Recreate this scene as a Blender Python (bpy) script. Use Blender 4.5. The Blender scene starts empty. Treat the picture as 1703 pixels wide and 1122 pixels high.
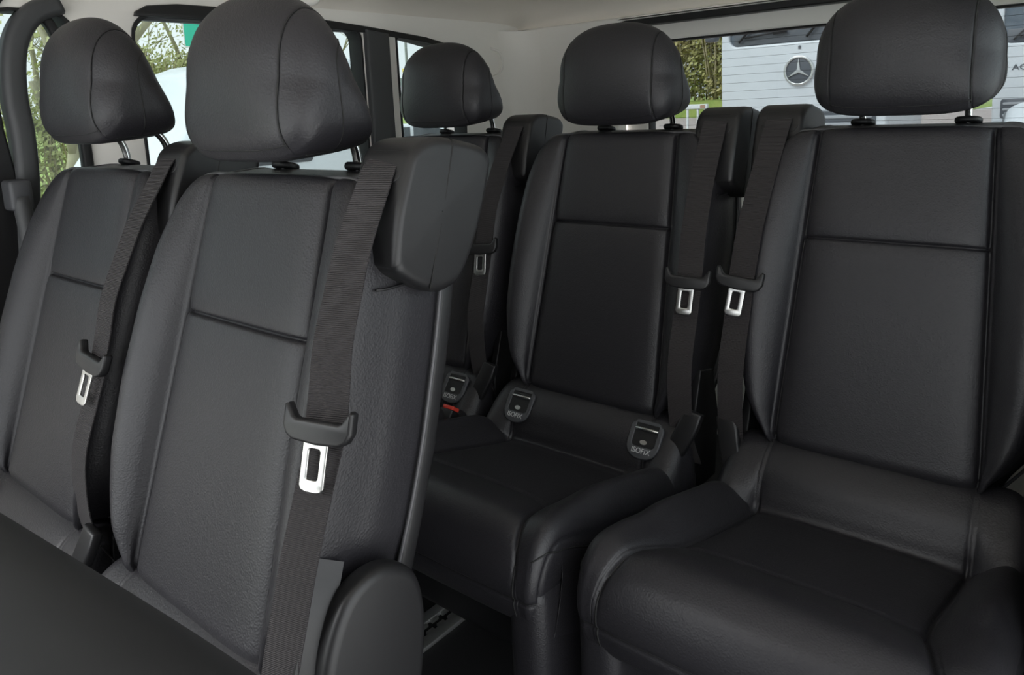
import bpy, bmesh, math, random
from math import sin, cos, radians, pi, exp
from mathutils import Vector, Matrix, Euler
random.seed(7)
SC = bpy.context.scene
COL = SC.collection
FLOOR = 0.15          # van floor height; outside ground at GROUND
GROUND = -0.45

# ------------------------------------------------------------------ camera
def cam_axes(yaw, pit, rol):
    f = Vector((-sin(yaw)*cos(pit), cos(yaw)*cos(pit), sin(pit)))
    r = Vector((cos(yaw), sin(yaw), 0)); u = r.cross(f)
    return cos(rol)*r+sin(rol)*u, -sin(rol)*r+cos(rol)*u, f
CAM = Vector((1.078, -.475, 1.198)); FPX = 1259.6
CR, CU, CF = cam_axes(radians(40.12), radians(-9.42), radians(-2.62))
cd = bpy.data.cameras.new('camera'); cam = bpy.data.objects.new('camera', cd); COL.objects.link(cam)
m = Matrix((CR, CU, -CF)).transposed().to_4x4(); m.translation = CAM
cam.matrix_world = m
cd.sensor_width = 36; cd.lens = FPX/1703*36; cd.shift_y = -172/1703; cd.clip_start = .02; cd.clip_end = 300
SC.camera = cam

# ------------------------------------------------------------------ materials
def mat(name, col, rough=.5, metal=0, spec=.5, bump=None, vary=None, emit=None):
    m = bpy.data.materials.new(name); m.use_nodes = True
    nt = m.node_tree; b = nt.nodes['Principled BSDF']
    b.inputs['Base Color'].default_value = (*col, 1)
    b.inputs['Roughness'].default_value = rough; b.inputs['Metallic'].default_value = metal
    b.inputs['Specular IOR Level'].default_value = spec
    tc = nt.nodes.new('ShaderNodeTexCoord')
    if vary:
        sc, amt, col2 = vary
        n = nt.nodes.new('ShaderNodeTexNoise'); n.inputs['Scale'].default_value = sc; n.inputs['Detail'].default_value = 4
        nt.links.new(tc.outputs['Object'], n.inputs['Vector'])
        mr = nt.nodes.new('ShaderNodeMapRange'); mr.inputs[1].default_value = .35; mr.inputs[2].default_value = .65
        nt.links.new(n.outputs['Fac'], mr.inputs[0])
        mx = nt.nodes.new('ShaderNodeMix'); mx.data_type = 'RGBA'
        mx.inputs[6].default_value = (*col, 1); mx.inputs[7].default_value = (*col2, 1)
        ml = nt.nodes.new('ShaderNodeMath'); ml.operation = 'MULTIPLY'; ml.inputs[1].default_value = amt
        nt.links.new(mr.outputs[0], ml.inputs[0]); nt.links.new(ml.outputs[0], mx.inputs[0])
        nt.links.new(mx.outputs[2], b.inputs['Base Color'])
    if bump:
        kind, sc, st, dist = bump
        if kind == 'leather':
            v = nt.nodes.new('ShaderNodeTexVoronoi'); v.feature = 'SMOOTH_F1'; v.inputs['Scale'].default_value = sc
            v.inputs['Smoothness'].default_value = .6
            nz = nt.nodes.new('ShaderNodeTexNoise'); nz.inputs['Scale'].default_value = sc*.35; nz.inputs['Detail'].default_value = 2
            nt.links.new(tc.outputs['Object'], nz.inputs['Vector']); nt.links.new(tc.outputs['Object'], v.inputs['Vector'])
            ad = nt.nodes.new('ShaderNodeMath'); ad.operation = 'ADD'
            nt.links.new(v.outputs['Distance'], ad.inputs[0]); ad.operation = 'MULTIPLY_ADD'; ad.inputs[2].default_value = 0; nt.links.new(nz.outputs['Fac'], ad.inputs[1]); src = ad.outputs[0]
        elif kind == 'weave':
            w = nt.nodes.new('ShaderNodeTexWave'); w.inputs['Scale'].default_value = sc; w.bands_direction = 'Z'
            w.inputs['Distortion'].default_value = .6; w.inputs['Detail'].default_value = 2; w.inputs['Detail Scale'].default_value = 6
            nt.links.new(tc.outputs['Object'], w.inputs['Vector']); src = w.outputs['Fac']
        else:
            nz = nt.nodes.new('ShaderNodeTexNoise'); nz.inputs['Scale'].default_value = sc; nz.inputs['Detail'].default_value = 3
            nt.links.new(tc.outputs['Object'], nz.inputs['Vector']); src = nz.outputs['Fac']
        bp = nt.nodes.new('ShaderNodeBump'); bp.inputs['Strength'].default_value = st; bp.inputs['Distance'].default_value = dist
        nt.links.new(src, bp.inputs['Height']); nt.links.new(bp.outputs[0], b.inputs['Normal'])
    return m
def glass_mat(name, tint, refl=1.0):
    m = bpy.data.materials.new(name); m.use_nodes = True; nt = m.node_tree
    nt.nodes.remove(nt.nodes['Principled BSDF']); out = nt.nodes['Material Output']
    tr = nt.nodes.new('ShaderNodeBsdfTransparent'); tr.inputs[0].default_value = (*tint, 1)
    gl = nt.nodes.new('ShaderNodeBsdfGlossy'); gl.inputs['Roughness'].default_value = .02
    fr = nt.nodes.new('ShaderNodeFresnel'); fr.inputs[0].default_value = 1.3
    mx = nt.nodes.new('ShaderNodeMixShader')
    nt.links.new(fr.outputs[0], mx.inputs[0]); nt.links.new(tr.outputs[0], mx.inputs[1]); nt.links.new(gl.outputs[0], mx.inputs[2])
    nt.links.new(mx.outputs[0], out.inputs[0]); return m
M = {}
M['leather'] = mat('black_leather', (.0168,.0160,.0190), .47, spec=.5, bump=('leather', 400, .45, .0012))
M['leather_seat'] = mat('black_seat_leather', (.0168,.0160,.0190), .47, spec=.5, bump=('leather', 420, .5, .0012))
M['piping'] = mat('grey_piping', (.075,.075,.08), .45)
M['seam'] = mat('dark_seam', (.006,.006,.006), .7)
M['plastic'] = mat('black_plastic', (.0115,.0113,.0122), .42, bump=('noise', 900, .12, .0006))
M['plastic_dk'] = mat('deep_black_plastic', (.006,.006,.007), .5)
M['plastic_gr'] = mat('grey_plastic', (.06,.062,.068), .5)
M['webbing'] = mat('seat_belt_webbing', (.044,.040,.042), .6, spec=.35, bump=('weave', 170, .9, .0012))
M['chrome'] = mat('polished_metal', (.75,.75,.74), .12, 1)
M['steel'] = mat('satin_steel', (.72,.72,.70), .3, 1)
M['alu'] = mat('brushed_aluminium', (.78,.79,.78), .5, 1)
M['seat_shell'] = mat('smooth_dark_seat_back', (.009,.0095,.011), .62, spec=.35)
M['red'] = mat('red_plastic', (.62,.05,.03), .4)
M['print'] = mat('white_print', (.55,.56,.56), .6)
M['headliner'] = mat('grey_headliner_fabric', (.82,.77,.70), .95, spec=.1, bump=('noise', 1500, .15, .0005))
M['trim'] = mat('pale_grey_trim', (.86,.835,.79), .75, spec=.25)
M['trim_dk'] = mat('charcoal_trim', (.05,.052,.055), .55)
M['rubber'] = mat('black_rubber', (.008,.008,.009), .6)
M['carpet'] = mat('black_floor_covering', (.012,.012,.013), .8, bump=('noise', 700, .4, .002), vary=(600, .5, (.03,.03,.033)))
M['glass'] = glass_mat('dimming_window_glass', (.57,.605,.60))  # tint added to dim the bright outdoors against the interior
M['glass_clear'] = glass_mat('clear_side_glass', (.88,.92,.92))  # unseen right rear pane, kept clearer to let more light onto the seats
M['glass_rear'] = glass_mat('rear_window_glass', (.48,.50,.505))  # darker tint added to tone down the view behind the van
M['wire'] = mat('heater_wire', (.05,.045,.04), .6)
M['white_paint'] = mat('white_vehicle_paint', (.70,.74,.77), .25, spec=.6)
M['silver_paint'] = mat('silver_vehicle_paint', (.45,.48,.52), .3, metal=.4)
M['windscreen'] = mat('dark_windscreen', (.10,.13,.16), .06, spec=.9)
M['screen_dk'] = mat('vehicle_window', (.05,.06,.07), .08, spec=.8)
M['dkgrey'] = mat('dark_grey_paint', (.10,.11,.125), .4)
M['bumper'] = mat('grey_bumper', (.38,.40,.42), .45)
M['lamp'] = mat('headlamp_glass', (.55,.58,.6), .1, spec=.9)
M['bounce_ground'] = mat('bounce_ground', (.68,.67,.65), .85, vary=(3, .6, (.74,.73,.71)))  # ground colour paled so it bounces daylight up to the ceiling
M['paving'] = mat('reddish_paving', (.42,.36,.34), .85, vary=(4, .6, (.50,.45,.43)))
M['grass'] = mat('grass_green', (.20,.32,.06), .9, vary=(2.2, .9, (.36,.42,.12)))
M['twig'] = mat('twig_bark', (.34,.29,.18), .9, vary=(3, .8, (.42,.36,.22)))
M['bark'] = mat('tree_bark', (.28,.26,.17), .9, vary=(6, .8, (.38,.36,.24)))
M['leaf'] = mat('spring_leaves', (.36,.40,.15), .7, vary=(.9, 1, (.52,.52,.26)))
M['leaf2'] = mat('hedge_leaves', (.36,.37,.13), .7, vary=(.5, 1, (.52,.43,.22)))
M['sign'] = mat('green_sign', (.04,.52,.36), .5)
M['signw'] = mat('white_sign', (.75,.78,.78), .5)
M['brick'] = mat('house_brick', (.42,.25,.17), .9, vary=(5, .6, (.5,.33,.24)))
M['roof'] = mat('grey_roof_tiles', (.25,.24,.25), .85)
M['tower'] = mat('grey_block', (.3,.33,.36), .8)
M['yellow'] = mat('ochre_block', (.65,.50,.15), .7)
M['pole'] = mat('pole_paint', (.28,.30,.30), .6)

# ------------------------------------------------------------------ helpers
def link(name, me, material=None, parent=None, loc=None, rot=None):
    o = bpy.data.objects.new(name, me); COL.objects.link(o)
    if material and me is not None and not me.materials: me.materials.append(material)
    if parent: o.parent = parent
    if loc: o.location = loc
    if rot: o.rotation_euler = rot
    return o
def tag(o, label, cat, group=None):
    o['label'] = label; o['category'] = cat
    if group: o['group'] = group
    return o
def struct(o, label=None):
    o['kind'] = 'structure'
    if label: o['label'] = label
    return o
def empty(name, loc, rz=0):
    o = bpy.data.objects.new(name, None); COL.objects.link(o); o.location = loc; o.rotation_euler = (0,0,rz)
    o.empty_display_size = .05
    return o
def me_from(vs, fs, name='m', smooth=True, auto=None):
    me = bpy.data.meshes.new(name); me.from_pydata([tuple(v) for v in vs], [], fs); me.validate(); me.update()
    bm = bmesh.new(); bm.from_mesh(me); bmesh.ops.recalc_face_normals(bm, faces=bm.faces); bm.to_mesh(me); bm.free()
    if smooth: me.shade_smooth()
    if auto is not None:
        me.shade_smooth(); me.set_sharp_from_angle(angle=radians(auto))
    return me
def grid(rows, closed_u=False, caps=False):
    n = len(rows[0]); vs = [p for r in rows for p in r]; fs = []
    for i in range(len(rows)-1):
        for j in range(n if closed_u else n-1):
            k = (j+1) % n
            fs.append((i*n+j, i*n+k, (i+1)*n+k, (i+1)*n+j))
    if caps:
        fs.append(tuple(range(n))); fs.append(tuple((len(rows)-1)*n+j for j in reversed(range(n))))
    return vs, fs
def grid_me(rows, closed_u=False, caps=False, name='g'):
    return me_from(*grid(rows, closed_u, caps), name=name)
def cat(pts, n=8, closed=False):
    """Catmull-Rom through points."""
    P = [Vector(p) for p in pts]; out = []
    N = len(P)
    for i in range(N if closed else N-1):
        if closed: a, b, c, d = P[i-1], P[i], P[(i+1) % N], P[(i+2) % N]
        else:
            b, c = P[i], P[i+1]; a = P[i-1] if i else b+(b-c); d = P[i+2] if i+2 < N else c+(c-b)
        for k in range(n):
            t = k/n
            out.append(.5*((2*b)+(c-a)*t+(2*a-5*b+4*c-d)*t*t+(3*b-a-3*c+d)*t**3))
    if not closed: out.append(P[-1])
    return out
def tube(pts, r, seg=8, closed=False):
    P = [Vector(p) for p in pts]; rows = []; up = None
    N = len(P)
    for i, p in enumerate(P):
        t = (P[(i+1) % N]-P[i-1]) if closed else (P[min(i+1, N-1)]-P[max(i-1, 0)])
        if t.length < 1e-9: t = Vector((0,0,1))
        t.normalize()
        if up is None: up = Vector((0,0,1)) if abs(t.z) < .9 else Vector((1,0,0))
        a = t.cross(up)
        if a.length < 1e-6: a = t.cross(Vector((0,1,0)))
        a.normalize(); b = a.cross(t); up = b
        rr = r(i/(N-1)) if callable(r) else r
        rows.append([p+a*cos(2*pi*k/seg)*rr+b*sin(2*pi*k/seg)*rr for k in range(seg)])
    if closed: rows.append(rows[0]); return grid(rows, True, False)
    return grid(rows, True, True)
def merge(*parts):
    vs, fs = [], []
    for v, f in parts:
        b = len(vs); vs += list(v); fs += [tuple(i+b for i in q) for q in f]
    return vs, fs
def box(x0,x1,y0,y1,z0,z1):
    vs = [(x,y,z) for x in (x0,x1) for y in (y0,y1) for z in (z0,z1)]
    return [Vector(v) for v in vs], [(0,1,3,2),(4,6,7,5),(0,4,5,1),(2,3,7,6),(0,2,6,4),(1,5,7,3)]
def xf(vf, mtx): return [mtx @ Vector(v) for v in vf[0]], vf[1]
def bevelled(vf, w=.005, seg=3, auto=40):
    me = bpy.data.meshes.new('b'); me.from_pydata([tuple(v) for v in vf[0]], [], vf[1])
    bm = bmesh.new(); bm.from_mesh(me); bmesh.ops.recalc_face_normals(bm, faces=bm.faces)
    ed = [e for e in bm.edges if e.is_manifold and e.calc_face_angle(0) > radians(25)]
    bmesh.ops.bevel(bm, geom=ed, offset=w, segments=seg, profile=.5, affect='EDGES', clamp_overlap=True)
    bm.to_mesh(me); bm.free(); me.shade_smooth(); me.set_sharp_from_angle(angle=radians(auto))
    return me
def plate(polys, thick, bevel=0., mtx=None, bres=2):
    """Filled 2-D outline (first polygon) with holes, given thickness, optional rounded rim; mapped by mtx (x,y,z=normal)."""
    cu = bpy.data.curves.new('c', 'CURVE'); cu.dimensions = '2D'; cu.fill_mode = 'BOTH'
    cu.extrude = max(thick/2-bevel, 1e-5); cu.bevel_depth = bevel; cu.bevel_resolution = bres; cu.offset = -bevel if bevel else 0
    for pl in polys:
        s = cu.splines.new('POLY'); s.points.add(len(pl)-1); s.use_cyclic_u = True
        for q, p in zip(s.points, pl): q.co = (p[0], p[1], 0, 1)
    o = bpy.data.objects.new('c', cu); COL.objects.link(o)
    dg = bpy.context.evaluated_depsgraph_get(); dg.update()
    me = bpy.data.meshes.new_from_object(o.evaluated_get(dg))
    bpy.data.objects.remove(o); bpy.data.curves.remove(cu)
    if mtx: me.transform(mtx)
    bm = bmesh.new(); bm.from_mesh(me); bmesh.ops.remove_doubles(bm, verts=bm.verts, dist=1e-5)
    bmesh.ops.recalc_face_normals(bm, faces=bm.faces); bm.to_mesh(me); bm.free()
    me.shade_smooth(); me.set_sharp_from_angle(angle=radians(35)); me.materials.clear()
    return me
def rrect(x0,x1,y0,y1,r,n=5):
    if not isinstance(r, (tuple, list)): r = (r,)*4
    out = []
    for (cx, cy, a, rr) in ((x1-r[0], y1-r[0], 0, r[0]), (x0+r[1], y1-r[1], 90, r[1]), (x0+r[2], y0+r[2], 180, r[2]), (x1-r[3], y0+r[3], 270, r[3])):
        for k in range(n+1):
            t = radians(a+90*k/n); out.append((cx+rr*cos(t), cy+rr*sin(t)))
    return out
def circ(cx, cy, rx, ry=None, n=32): 
    ry = ry or rx; return [(cx+rx*cos(2*pi*k/n), cy+ry*sin(2*pi*k/n)) for k in range(n)]
def text_me(s, size, mtx, ext=.0003, sx=1.0):
    cu = bpy.data.curves.new('t', 'FONT'); cu.body = s; cu.size = size; cu.align_x = 'CENTER'; cu.align_y = 'CENTER'; cu.extrude = ext
    o = bpy.data.objects.new('t', cu); COL.objects.link(o)
    dg = bpy.context.evaluated_depsgraph_get(); dg.update()
    me = bpy.data.meshes.new_from_object(o.evaluated_get(dg)); bpy.data.objects.remove(o); bpy.data.curves.remove(cu)
    me.transform(Matrix.Diagonal((sx,1,1,1))); me.transform(mtx); me.materials.clear(); return me
def frame(origin, X, Y, Z):
    m = Matrix((Vector(X), Vector(Y), Vector(Z))).transposed().to_4x4(); m.translation = Vector(origin); return m
def lerp(x, tab):
    if x <= tab[0][0]: return tab[0][1]
    for (a, b), (c, d) in zip(tab, tab[1:]):
        if x <= c:
            t = (x-a)/(c-a); t = t*t*(3-2*t) if len(tab) > 99 else t
            return b+(d-b)*t
    return tab[-1][1]

# ================================================================== SEAT
ME = {}
# seat coordinates: x across, y rearwards from the row reference, z absolute height.
# back frame: v up along the backrest from the cross seam, n forwards out of it.
TH = radians(17.3)
PIV = Vector((0, -.2, .45))
def back(x, v, n):      # -> coordinates relative to the recline pivot
    y = v*sin(TH)-n*cos(TH); z = .95+v*cos(TH)+n*sin(TH)
    return Vector((x, y-PIV.y, z-PIV.z))
NB = Vector((0, -cos(TH), sin(TH))); VB = Vector((0, sin(TH), cos(TH))); XB = Vector((1,0,0))
WT = [(-.37,.150),(-.345,.165),(-.32,.185),(-.29,.203),(-.25,.217),(-.19,.226),(-.1,.229),(0,.226),(.06,.222),(.10,.217),(.135,.208),(.158,.198),(.174,.185),(.186,.168),(.22,.160)]
PT = [(-.36,.150),(-.33,.1515),(0,.1375),(.184,.129),(.25,.127)]
DT = [(-.37,.0),(-.34,.012),(-.30,.026),(-.2,.036),(-.1,.038),(0,.034),(.08,.026),(.14,.014),(.18,.003),(.19,0),(.3,0)]
def slerp(x, tab):
    return sum(lerp(x+h, tab)*q for h,q in ((-.024,1),(-.012,2),(0,3),(.012,2),(.024,1)))/9
def smooth_tab(tab, x):
    # smoothed lookup
    h = .012; return (lerp(x-h, tab)+2*lerp(x, tab)+lerp(x+h, tab))/4
def backrest_me():
    prof = [(-.350,-.075),(-.358,-.05),(-.361,-.025),(-.355,-.008),(-.343,0)]
    prof = [tuple(p) for p in cat([(a,b,0) for a,b in prof], 4)]
    vs = []; v = -.337
    while v < .168:
        vs.append(v); v += .0016 if abs(v) < .014 else .007
    prof = [(p[0],p[1]) for p in prof]+[(v,0) for v in vs]
    top = cat([(.169,0,0),(.180,-.0025,0),(.1865,-.009,0),(.1895,-.018,0),(.200,-.045,0),(.212,-.080,0),(.214,-.118,0)], 4)
    prof += [(p.x,p.y) for p in top]
    rows = []; piping = []
    N = len(prof)
    for i,(v,n) in enumerate(prof):
        a = prof[max(0,i-1)]; b = prof[min(N-1,i+1)]
        t = Vector((b[0]-a[0], b[1]-a[1])).normalized(); nv, nn = -t.y, t.x      # normal in (v,n)
        onfront = max(0., min(1., (n+.016)/.012))
        w = smooth_tab(WT, v); p = smooth_tab(PT, v); d = smooth_tab(DT, v)*onfront
        side = .105*onfront+.02*(1-onfront)
        if v < -.30: side *= max(.25, 1-(-.30-v)/.08)
        half = []
        for k in range(19): half.append((p-.009)*k/18)
        offs = [-.0072,-.0056,-.0042,-.0028,-.0014,0,.0014,.0028,.0042,.0056,.0072]
        half += [p+o for o in offs]
        sec = []
        for x in half:
            q = min(1, abs(x)/p)
            h = .009*(1-q**6)*onfront
            if x < p-.0005 and abs(v) < .09:
                h -= onfront*((.0050*exp(-v/.013) if v > 0 else .0035*exp(v/.006))+.006*exp(-(v/.0022)**2))
            h -= .0095*exp(-((x-p)/.0026)**2)*onfront+.003*exp(-((x-p)/.010)**2)*onfront
            sec.append((x, h))
        W = w-p
        cp = [(p+.0072, -.0012*onfront,0),(p+.22*W, .40*d+.001,0),(p+.45*W, .82*d+.001,0),(p+.66*W, d,0),(p+.84*W, .84*d-.002,0),(p+.96*W, .42*d-.009,0),(w+.001, -.3*d-.02*onfront-.006,0),(w+.003,-side*.55-.004,0),(w,-side*.86-.006,0),(w-.004,-side-.008,0)]
        sec += [(q.x,q.y) for q in cat(cp, 5)[1:]]
        full = [(-x,h) for x,h in reversed(sec[1:])]+sec
        rows.append([back(x, v+h*nv, n+h*nn) for x,h in full])
    return grid_me(rows, name='backrest')
def edge_line(side=.0):
    pts = []
    for v in (.118,.135,.158,.174,.184): pts.append((-smooth_tab(WT, v)-.0, v, -.012-.008*(1-(v-.118)/.07)))
    pts.append((-.150,.1895,-.0125)); pts.append((-.10,.1902,-.0125)); pts.append((0,.1905,-.0125))
    pts += [(-x,v,n) for x,v,n in reversed(pts[:-1])]
    return cat([back(*p) for p in pts], 6)
def shell_me():
    out = []
    for v in (-.375,-.34,-.30,-.25,-.19,-.1,0,.06,.10,.135,.16,.18,.195,.205): out.append((smooth_tab(WT, min(v,.19))*1.0+(.0 if v > -.2 else .012*min(1,(-.2-v)/.1)), v))
    poly = out+[(-x,v) for x,v in reversed(out)]
    me = plate([poly], .028, .008, frame(back(0,0,-.126), XB, VB, NB))
    return me
def rim_line(sx):
    pts = [back(sx*(smooth_tab(WT, v)+.002+(.012*min(1,(-.2-v)/.1) if v < -.2 else 0)), v, -.111) for v in (-.37,-.3,-.2,-.1,0,.06,.10,.14,.17)]
    return cat(pts, 5)
HLOOP = cat([(0,.018,1.160),(0,.006,1.185),(0,.002,1.235),(0,.008,1.29),(0,.024,1.328),(0,.050,1.349),(0,.078,1.345),(0,.103,1.318),(0,.127,1.268),(0,.143,1.215),(0,.148,1.182),(0,.142,1.163),(0,.115,1.156),(0,.06,1.151),(0,.03,1.151)], 14, True)
HC = Vector((0,.072,1.238)); HWD = .1365
def hexp(d):
    t = max(0, min(1, (-d.z+.02)/.10)); return 2.5+1.5*t*t*(3-2*t)
def hpt(x, p, out=0.):
    d = p-HC; q = min(1, abs(x)/HWD); e = hexp(d); s = (1-q**e)**(1/e)
    r = d*(s+out/max(d.length,.02)); return Vector((x, HC.y+r.y, HC.z+r.z))-PIV
def headrest_me():
    rows = []; K = 140
    xs = sorted([HWD*sin(-pi/2+pi*i/K)*.9996 for i in range(K+1)]+[q*(.1015+o) for q in (-1,1) for o in (-.003,-.0015,0,.0015,.003)])
    for x in xs:
        g = .0016*exp(-((abs(x)-.1015)/.0018)**2)
        rows.append([hpt(x, p, -g) for p in HLOOP])
    return grid_me(rows, True, True, 'headrest')
def headrest_seams():
    parts = []; N = len(HLOOP)
    for q in (-1,1):
        parts.append(tube([hpt(q*.1015, p, -.0008) for p in HLOOP[:N-20]], .0011, 6))
        # curved seam on the cheek
        pts = []
        for k in range(26):
            t = k/25
            if t < .45: y, z = .002+.010*(1-t/.45)**2, -.085+.105*(t/.45)
            else:
                a = (t-.45)/.55*pi/2; y, z = .002+.062*(1-cos(a)), .020+.040*sin(a)
            d = Vector((0,y,z)); best = min(HLOOP, key=lambda p: (p-HC).normalized().cross(d.normalized()).length+(10 if (p-HC).dot(d) < 0 else 0))
            D = best-HC; s = d.length/D.length
            if s >= .97: continue
            e = hexp(D); x = HWD*(1-s**e)**(1/e)
            pts.append(Vector((q*(x+.0002), HC.y+y, HC.z+z))-PIV)
        parts.append(tube(pts, .0010, 6))
    parts.append(tube([hpt(-.1015+.203*k/24, HLOOP[4], -.0004) for k in range(25)], .0010, 6))
    return me_from(*merge(*parts))
def ribbon(center, width, thick=.0016, tilt=None):
    rows = []
    P = [Vector(c[:3]) for c in center]; N = len(P)
    for i,p in enumerate(P):
        t = (P[min(N-1,i+1)]-P[max(0,i-1)]).normalized()
        wd = tilt(i/(N-1)) if tilt else Vector((1,0,0))
        wd = (wd-t*wd.dot(t)).normalized(); nn = wd.cross(t).normalized()
        w = width/2; h = thick/2
        rows.append([p-wd*w-nn*h, p-wd*w*.5-nn*h, p-nn*h, p+wd*w*.5-nn*h, p+wd*w-nn*h, p+wd*w+nn*h, p+wd*w*.5+nn*h, p+nn*h, p-wd*w*.5+nn*h, p-wd*w+nn*h])
    me = grid_me(rows, True, True, 'ribbon'); me.set_sharp_from_angle(angle=radians(50)); return me
def cushion_me():
    ctl = [(-.035,.565),(-.055,.600),(-.085,.616),(-.118,.606),(-.147,.578),(-.163,.545),(-.176,.5175),(-.21,.5235),(-.255,.5345),(-.30,.547),(-.35,.561),(-.40,.575),(-.446,.588),(-.492,.606),(-.535,.616),(-.566,.602),(-.584,.575),(-.591,.550),(-.590,.525),(-.585,.502),(-.574,.482),(-.552,.472),(-.50,.470)]
    prof = [(q.x,q.y) for q in cat([(a,b,0) for a,b in ctl], 7)]
    S = [0.]
    for a,b in zip(prof, prof[1:]): S.append(S[-1]+math.hypot(b[0]-a[0], b[1]-a[1]))
    def s_at(k): return S[k*7]
    sv, sf, sc, sl = s_at(6), s_at(12), s_at(16), s_at(18)      # valley, front seam, front corner, lower seam
    rows = []
    N = len(prof)
    for i,(y,z) in enumerate(prof):
        a = prof[max(0,i-1)]; b = prof[min(N-1,i+1)]
        t = Vector((b[0]-a[0], b[1]-a[1])).normalized(); ny, nz = t.y, -t.x
        s = S[i]
        if ny*0+nz < 0 and s < sf: ny, nz = -ny, -nz
        p = slerp(s, [(0,.150),(sv,.156),(sf-.06,.152),(sf,.156),(sc-.02,.196),(sc,.204),(S[-1],.200)])
        w = slerp(s, [(0,.205),(s_at(3),.225),(sv,.243),(sf,.247),(sc-.05,.247),(sc,.244),(sl,.240),(S[-1],.215)])
        d = slerp(s, [(0,.0),(s_at(4),.0),(sv-.005,.028),(sv+.05,.046),(sf-.05,.040),(sf,.030),(sc-.05,.006),(sc,0),(9,0)])
        gr = slerp(s, [(0,0),(sv-.02,.2),(sv,1),(S[-1],1)])
        g2 = .006*exp(-((s-sv)/.004)**2)*0+.0045*exp(-((s-sf)/.004)**2)+.004*exp(-((s-sl)/.003)**2)
        g3 = .004*exp(-((s-sl)/.003)**2)
        fade = slerp(s, [(0,1),(sf,1),(sc,.5),(sl,.35),(S[-1],.3)])
        sec = []
        half = [(p-.009)*k/16 for k in range(17)]+[p+o for o in (-.0072,-.0056,-.0042,-.0028,-.0014,0,.0014,.0028,.0042,.0056,.0072)]
        for x in half:
            q = min(1,x/p)
            h = .006*(1-q**4)*fade
            if x < p: h -= g2
            else: h -= g3
            h -= gr*max(0, min(1, 1-(s-sc)/.04))*(.006*exp(-((x-p)/.0032)**2)+.003*exp(-((x-p)/.012)**2))*(1 if s < sc-.02 else .5)
            sec.append((x,h))
        W = w-p
        side = slerp(s, [(0,.05),(sv,.06),(sv+.05,.14),(sf,.16),(sc,.15),(sl,.10),(sl+.03,.02),(S[-1],.0)])
        cp = [(p+.0072,-.001,0),(p+.2*W,.35*d+.0,0),(p+.42*W,.78*d,0),(p+.62*W,.98*d,0),(p+.8*W,.84*d-.003,0),(p+.94*W,.38*d-.011,0),(w,-.25*d-.026,0),(w+.002,-.045*min(1,side/.08)-.2*side,0),(w,-side*.75-.02*min(1,side/.08),0),(w-.006,-side-.02*min(1,side/.08)-.001,0)]
        c2 = cat(cp, 6)[1:]
        for k,q in enumerate(c2):
            h = q.y-g3*(1 if k < 50 else 0)
            x = q.x
            if s > sv+.03: 
                gg = .0035*exp(-((q.y+.016)/.003)**2) if q.x > p+.6*W else 0
                x -= gg
            sec.append((x,h))
        full = [(-x*.98,h) for x,h in reversed(sec[1:])]+[(x*.98,h) for x,h in sec]
        rows.append([Vector((x, y+h*ny, z+h*nz-FLOOR)) for x,h in full])
    c = len(sec)-1; parts = []
    def near(s): return min(range(N), key=lambda i: abs(S[i]-s))
    for q in (-1,1):
        pts = [rows[i][c+q*(28+35)] for i in range(near(sv+.06), near(sc-.05))]
        pts += [rows[near(sc-.035)][c+q*(28+29)], rows[near(sc-.015)][c+q*(28+20)], rows[near(sc)][c+q*22]]
        parts.append(tube(cat(pts, 2), .0013, 6))
        parts.append(tube([rows[i][c+q*22] for i in range(near(sc), N-6)], .0014, 6))
    parts.append(tube(rows[near(sl)][c-60:c+61], .0012, 6))
    ME['cseam'] = me_from(*merge(*parts))
    return grid_me(rows, name='seat_cushion')
def tower_me():
    prof = [(.103,-.010),(.15,-.006),(.205,-.010),(.222,-.014),(.236,-.026),(.246,-.048),(.251,-.085),(.252,-.118),(.246,-.132),(.232,-.138),(.16,-.134),(.10,-.118),(.083,-.100),(.076,-.078),(.080,-.050),(.088,-.024),(.094,-.015)]
    loop = cat([(v,n,0) for v,n in prof], 6, True)
    X0, X1 = .163, .250; rows = []; e = .010
    cv = sum(p.x for p in loop)/len(loop); cn = sum(p.y for p in loop)/len(loop)
    K = 8
    stations = []
    for k in range(K+1):
        a = pi/2*k/K; stations.append((X0+e*(1-cos(a)) if 0 else X0+e*(1-sin(a+0)) if 0 else X0+e*(1-cos(a)), 1-e/.075*(1-sin(a))))
    for k in range(1,12): 
        x = X0+e+(X1-X0-2*e)*k/12; stations.append((x, 1))
    for k in range(K,-1,-1):
        a = pi/2*k/K; stations.append((X1-e*(1-cos(a)), 1-e/.075*(1-sin(a))))
    rows = []
    for x,s in stations:
        row = []
        for p in loop:
            v = cv+(p.x-cv)*s; n = cn+(p.y-cn)*s
            # split line between front and rear cover
            g = 0
            L = math.hypot(v-cv, n-cn); k = 1-g/max(L,.02)
            xx = x
            row.append(back(xx, cv+(v-cv)*k, cn+(n-cn)*k))
        rows.append(row)
    vs, fs = grid(rows, True, False)
    # end caps as shrinking rings so that the joint line shows on the side faces too
    def cap(ring, x, sgn):
        rr = []
        for s in (1,.97,.9,.8,.65,.5,.35,.2,.08,.01):
            row = []
            for p in loop:
                s1 = (1-e/.075)*s
                v = cv+(p.x-cv)*s1; n = cn+(p.y-cn)*s1
                g = 0
                row.append(back(x-sgn*g+sgn*.002*(1-s), v, n))
            rr.append(row)
        return grid(rr, True, False)
    vs, fs = merge((vs, fs), cap(0, X0, -1), cap(0, X1, 1))
    me = me_from(vs, fs, 'tower')
    bm = bmesh.new(); bm.from_mesh(me); bmesh.ops.remove_doubles(bm, verts=bm.verts, dist=1e-5)
    bmesh.ops.recalc_face_normals(bm, faces=bm.faces); bm.to_mesh(me); bm.free(); me.shade_smooth()
    return me
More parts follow.
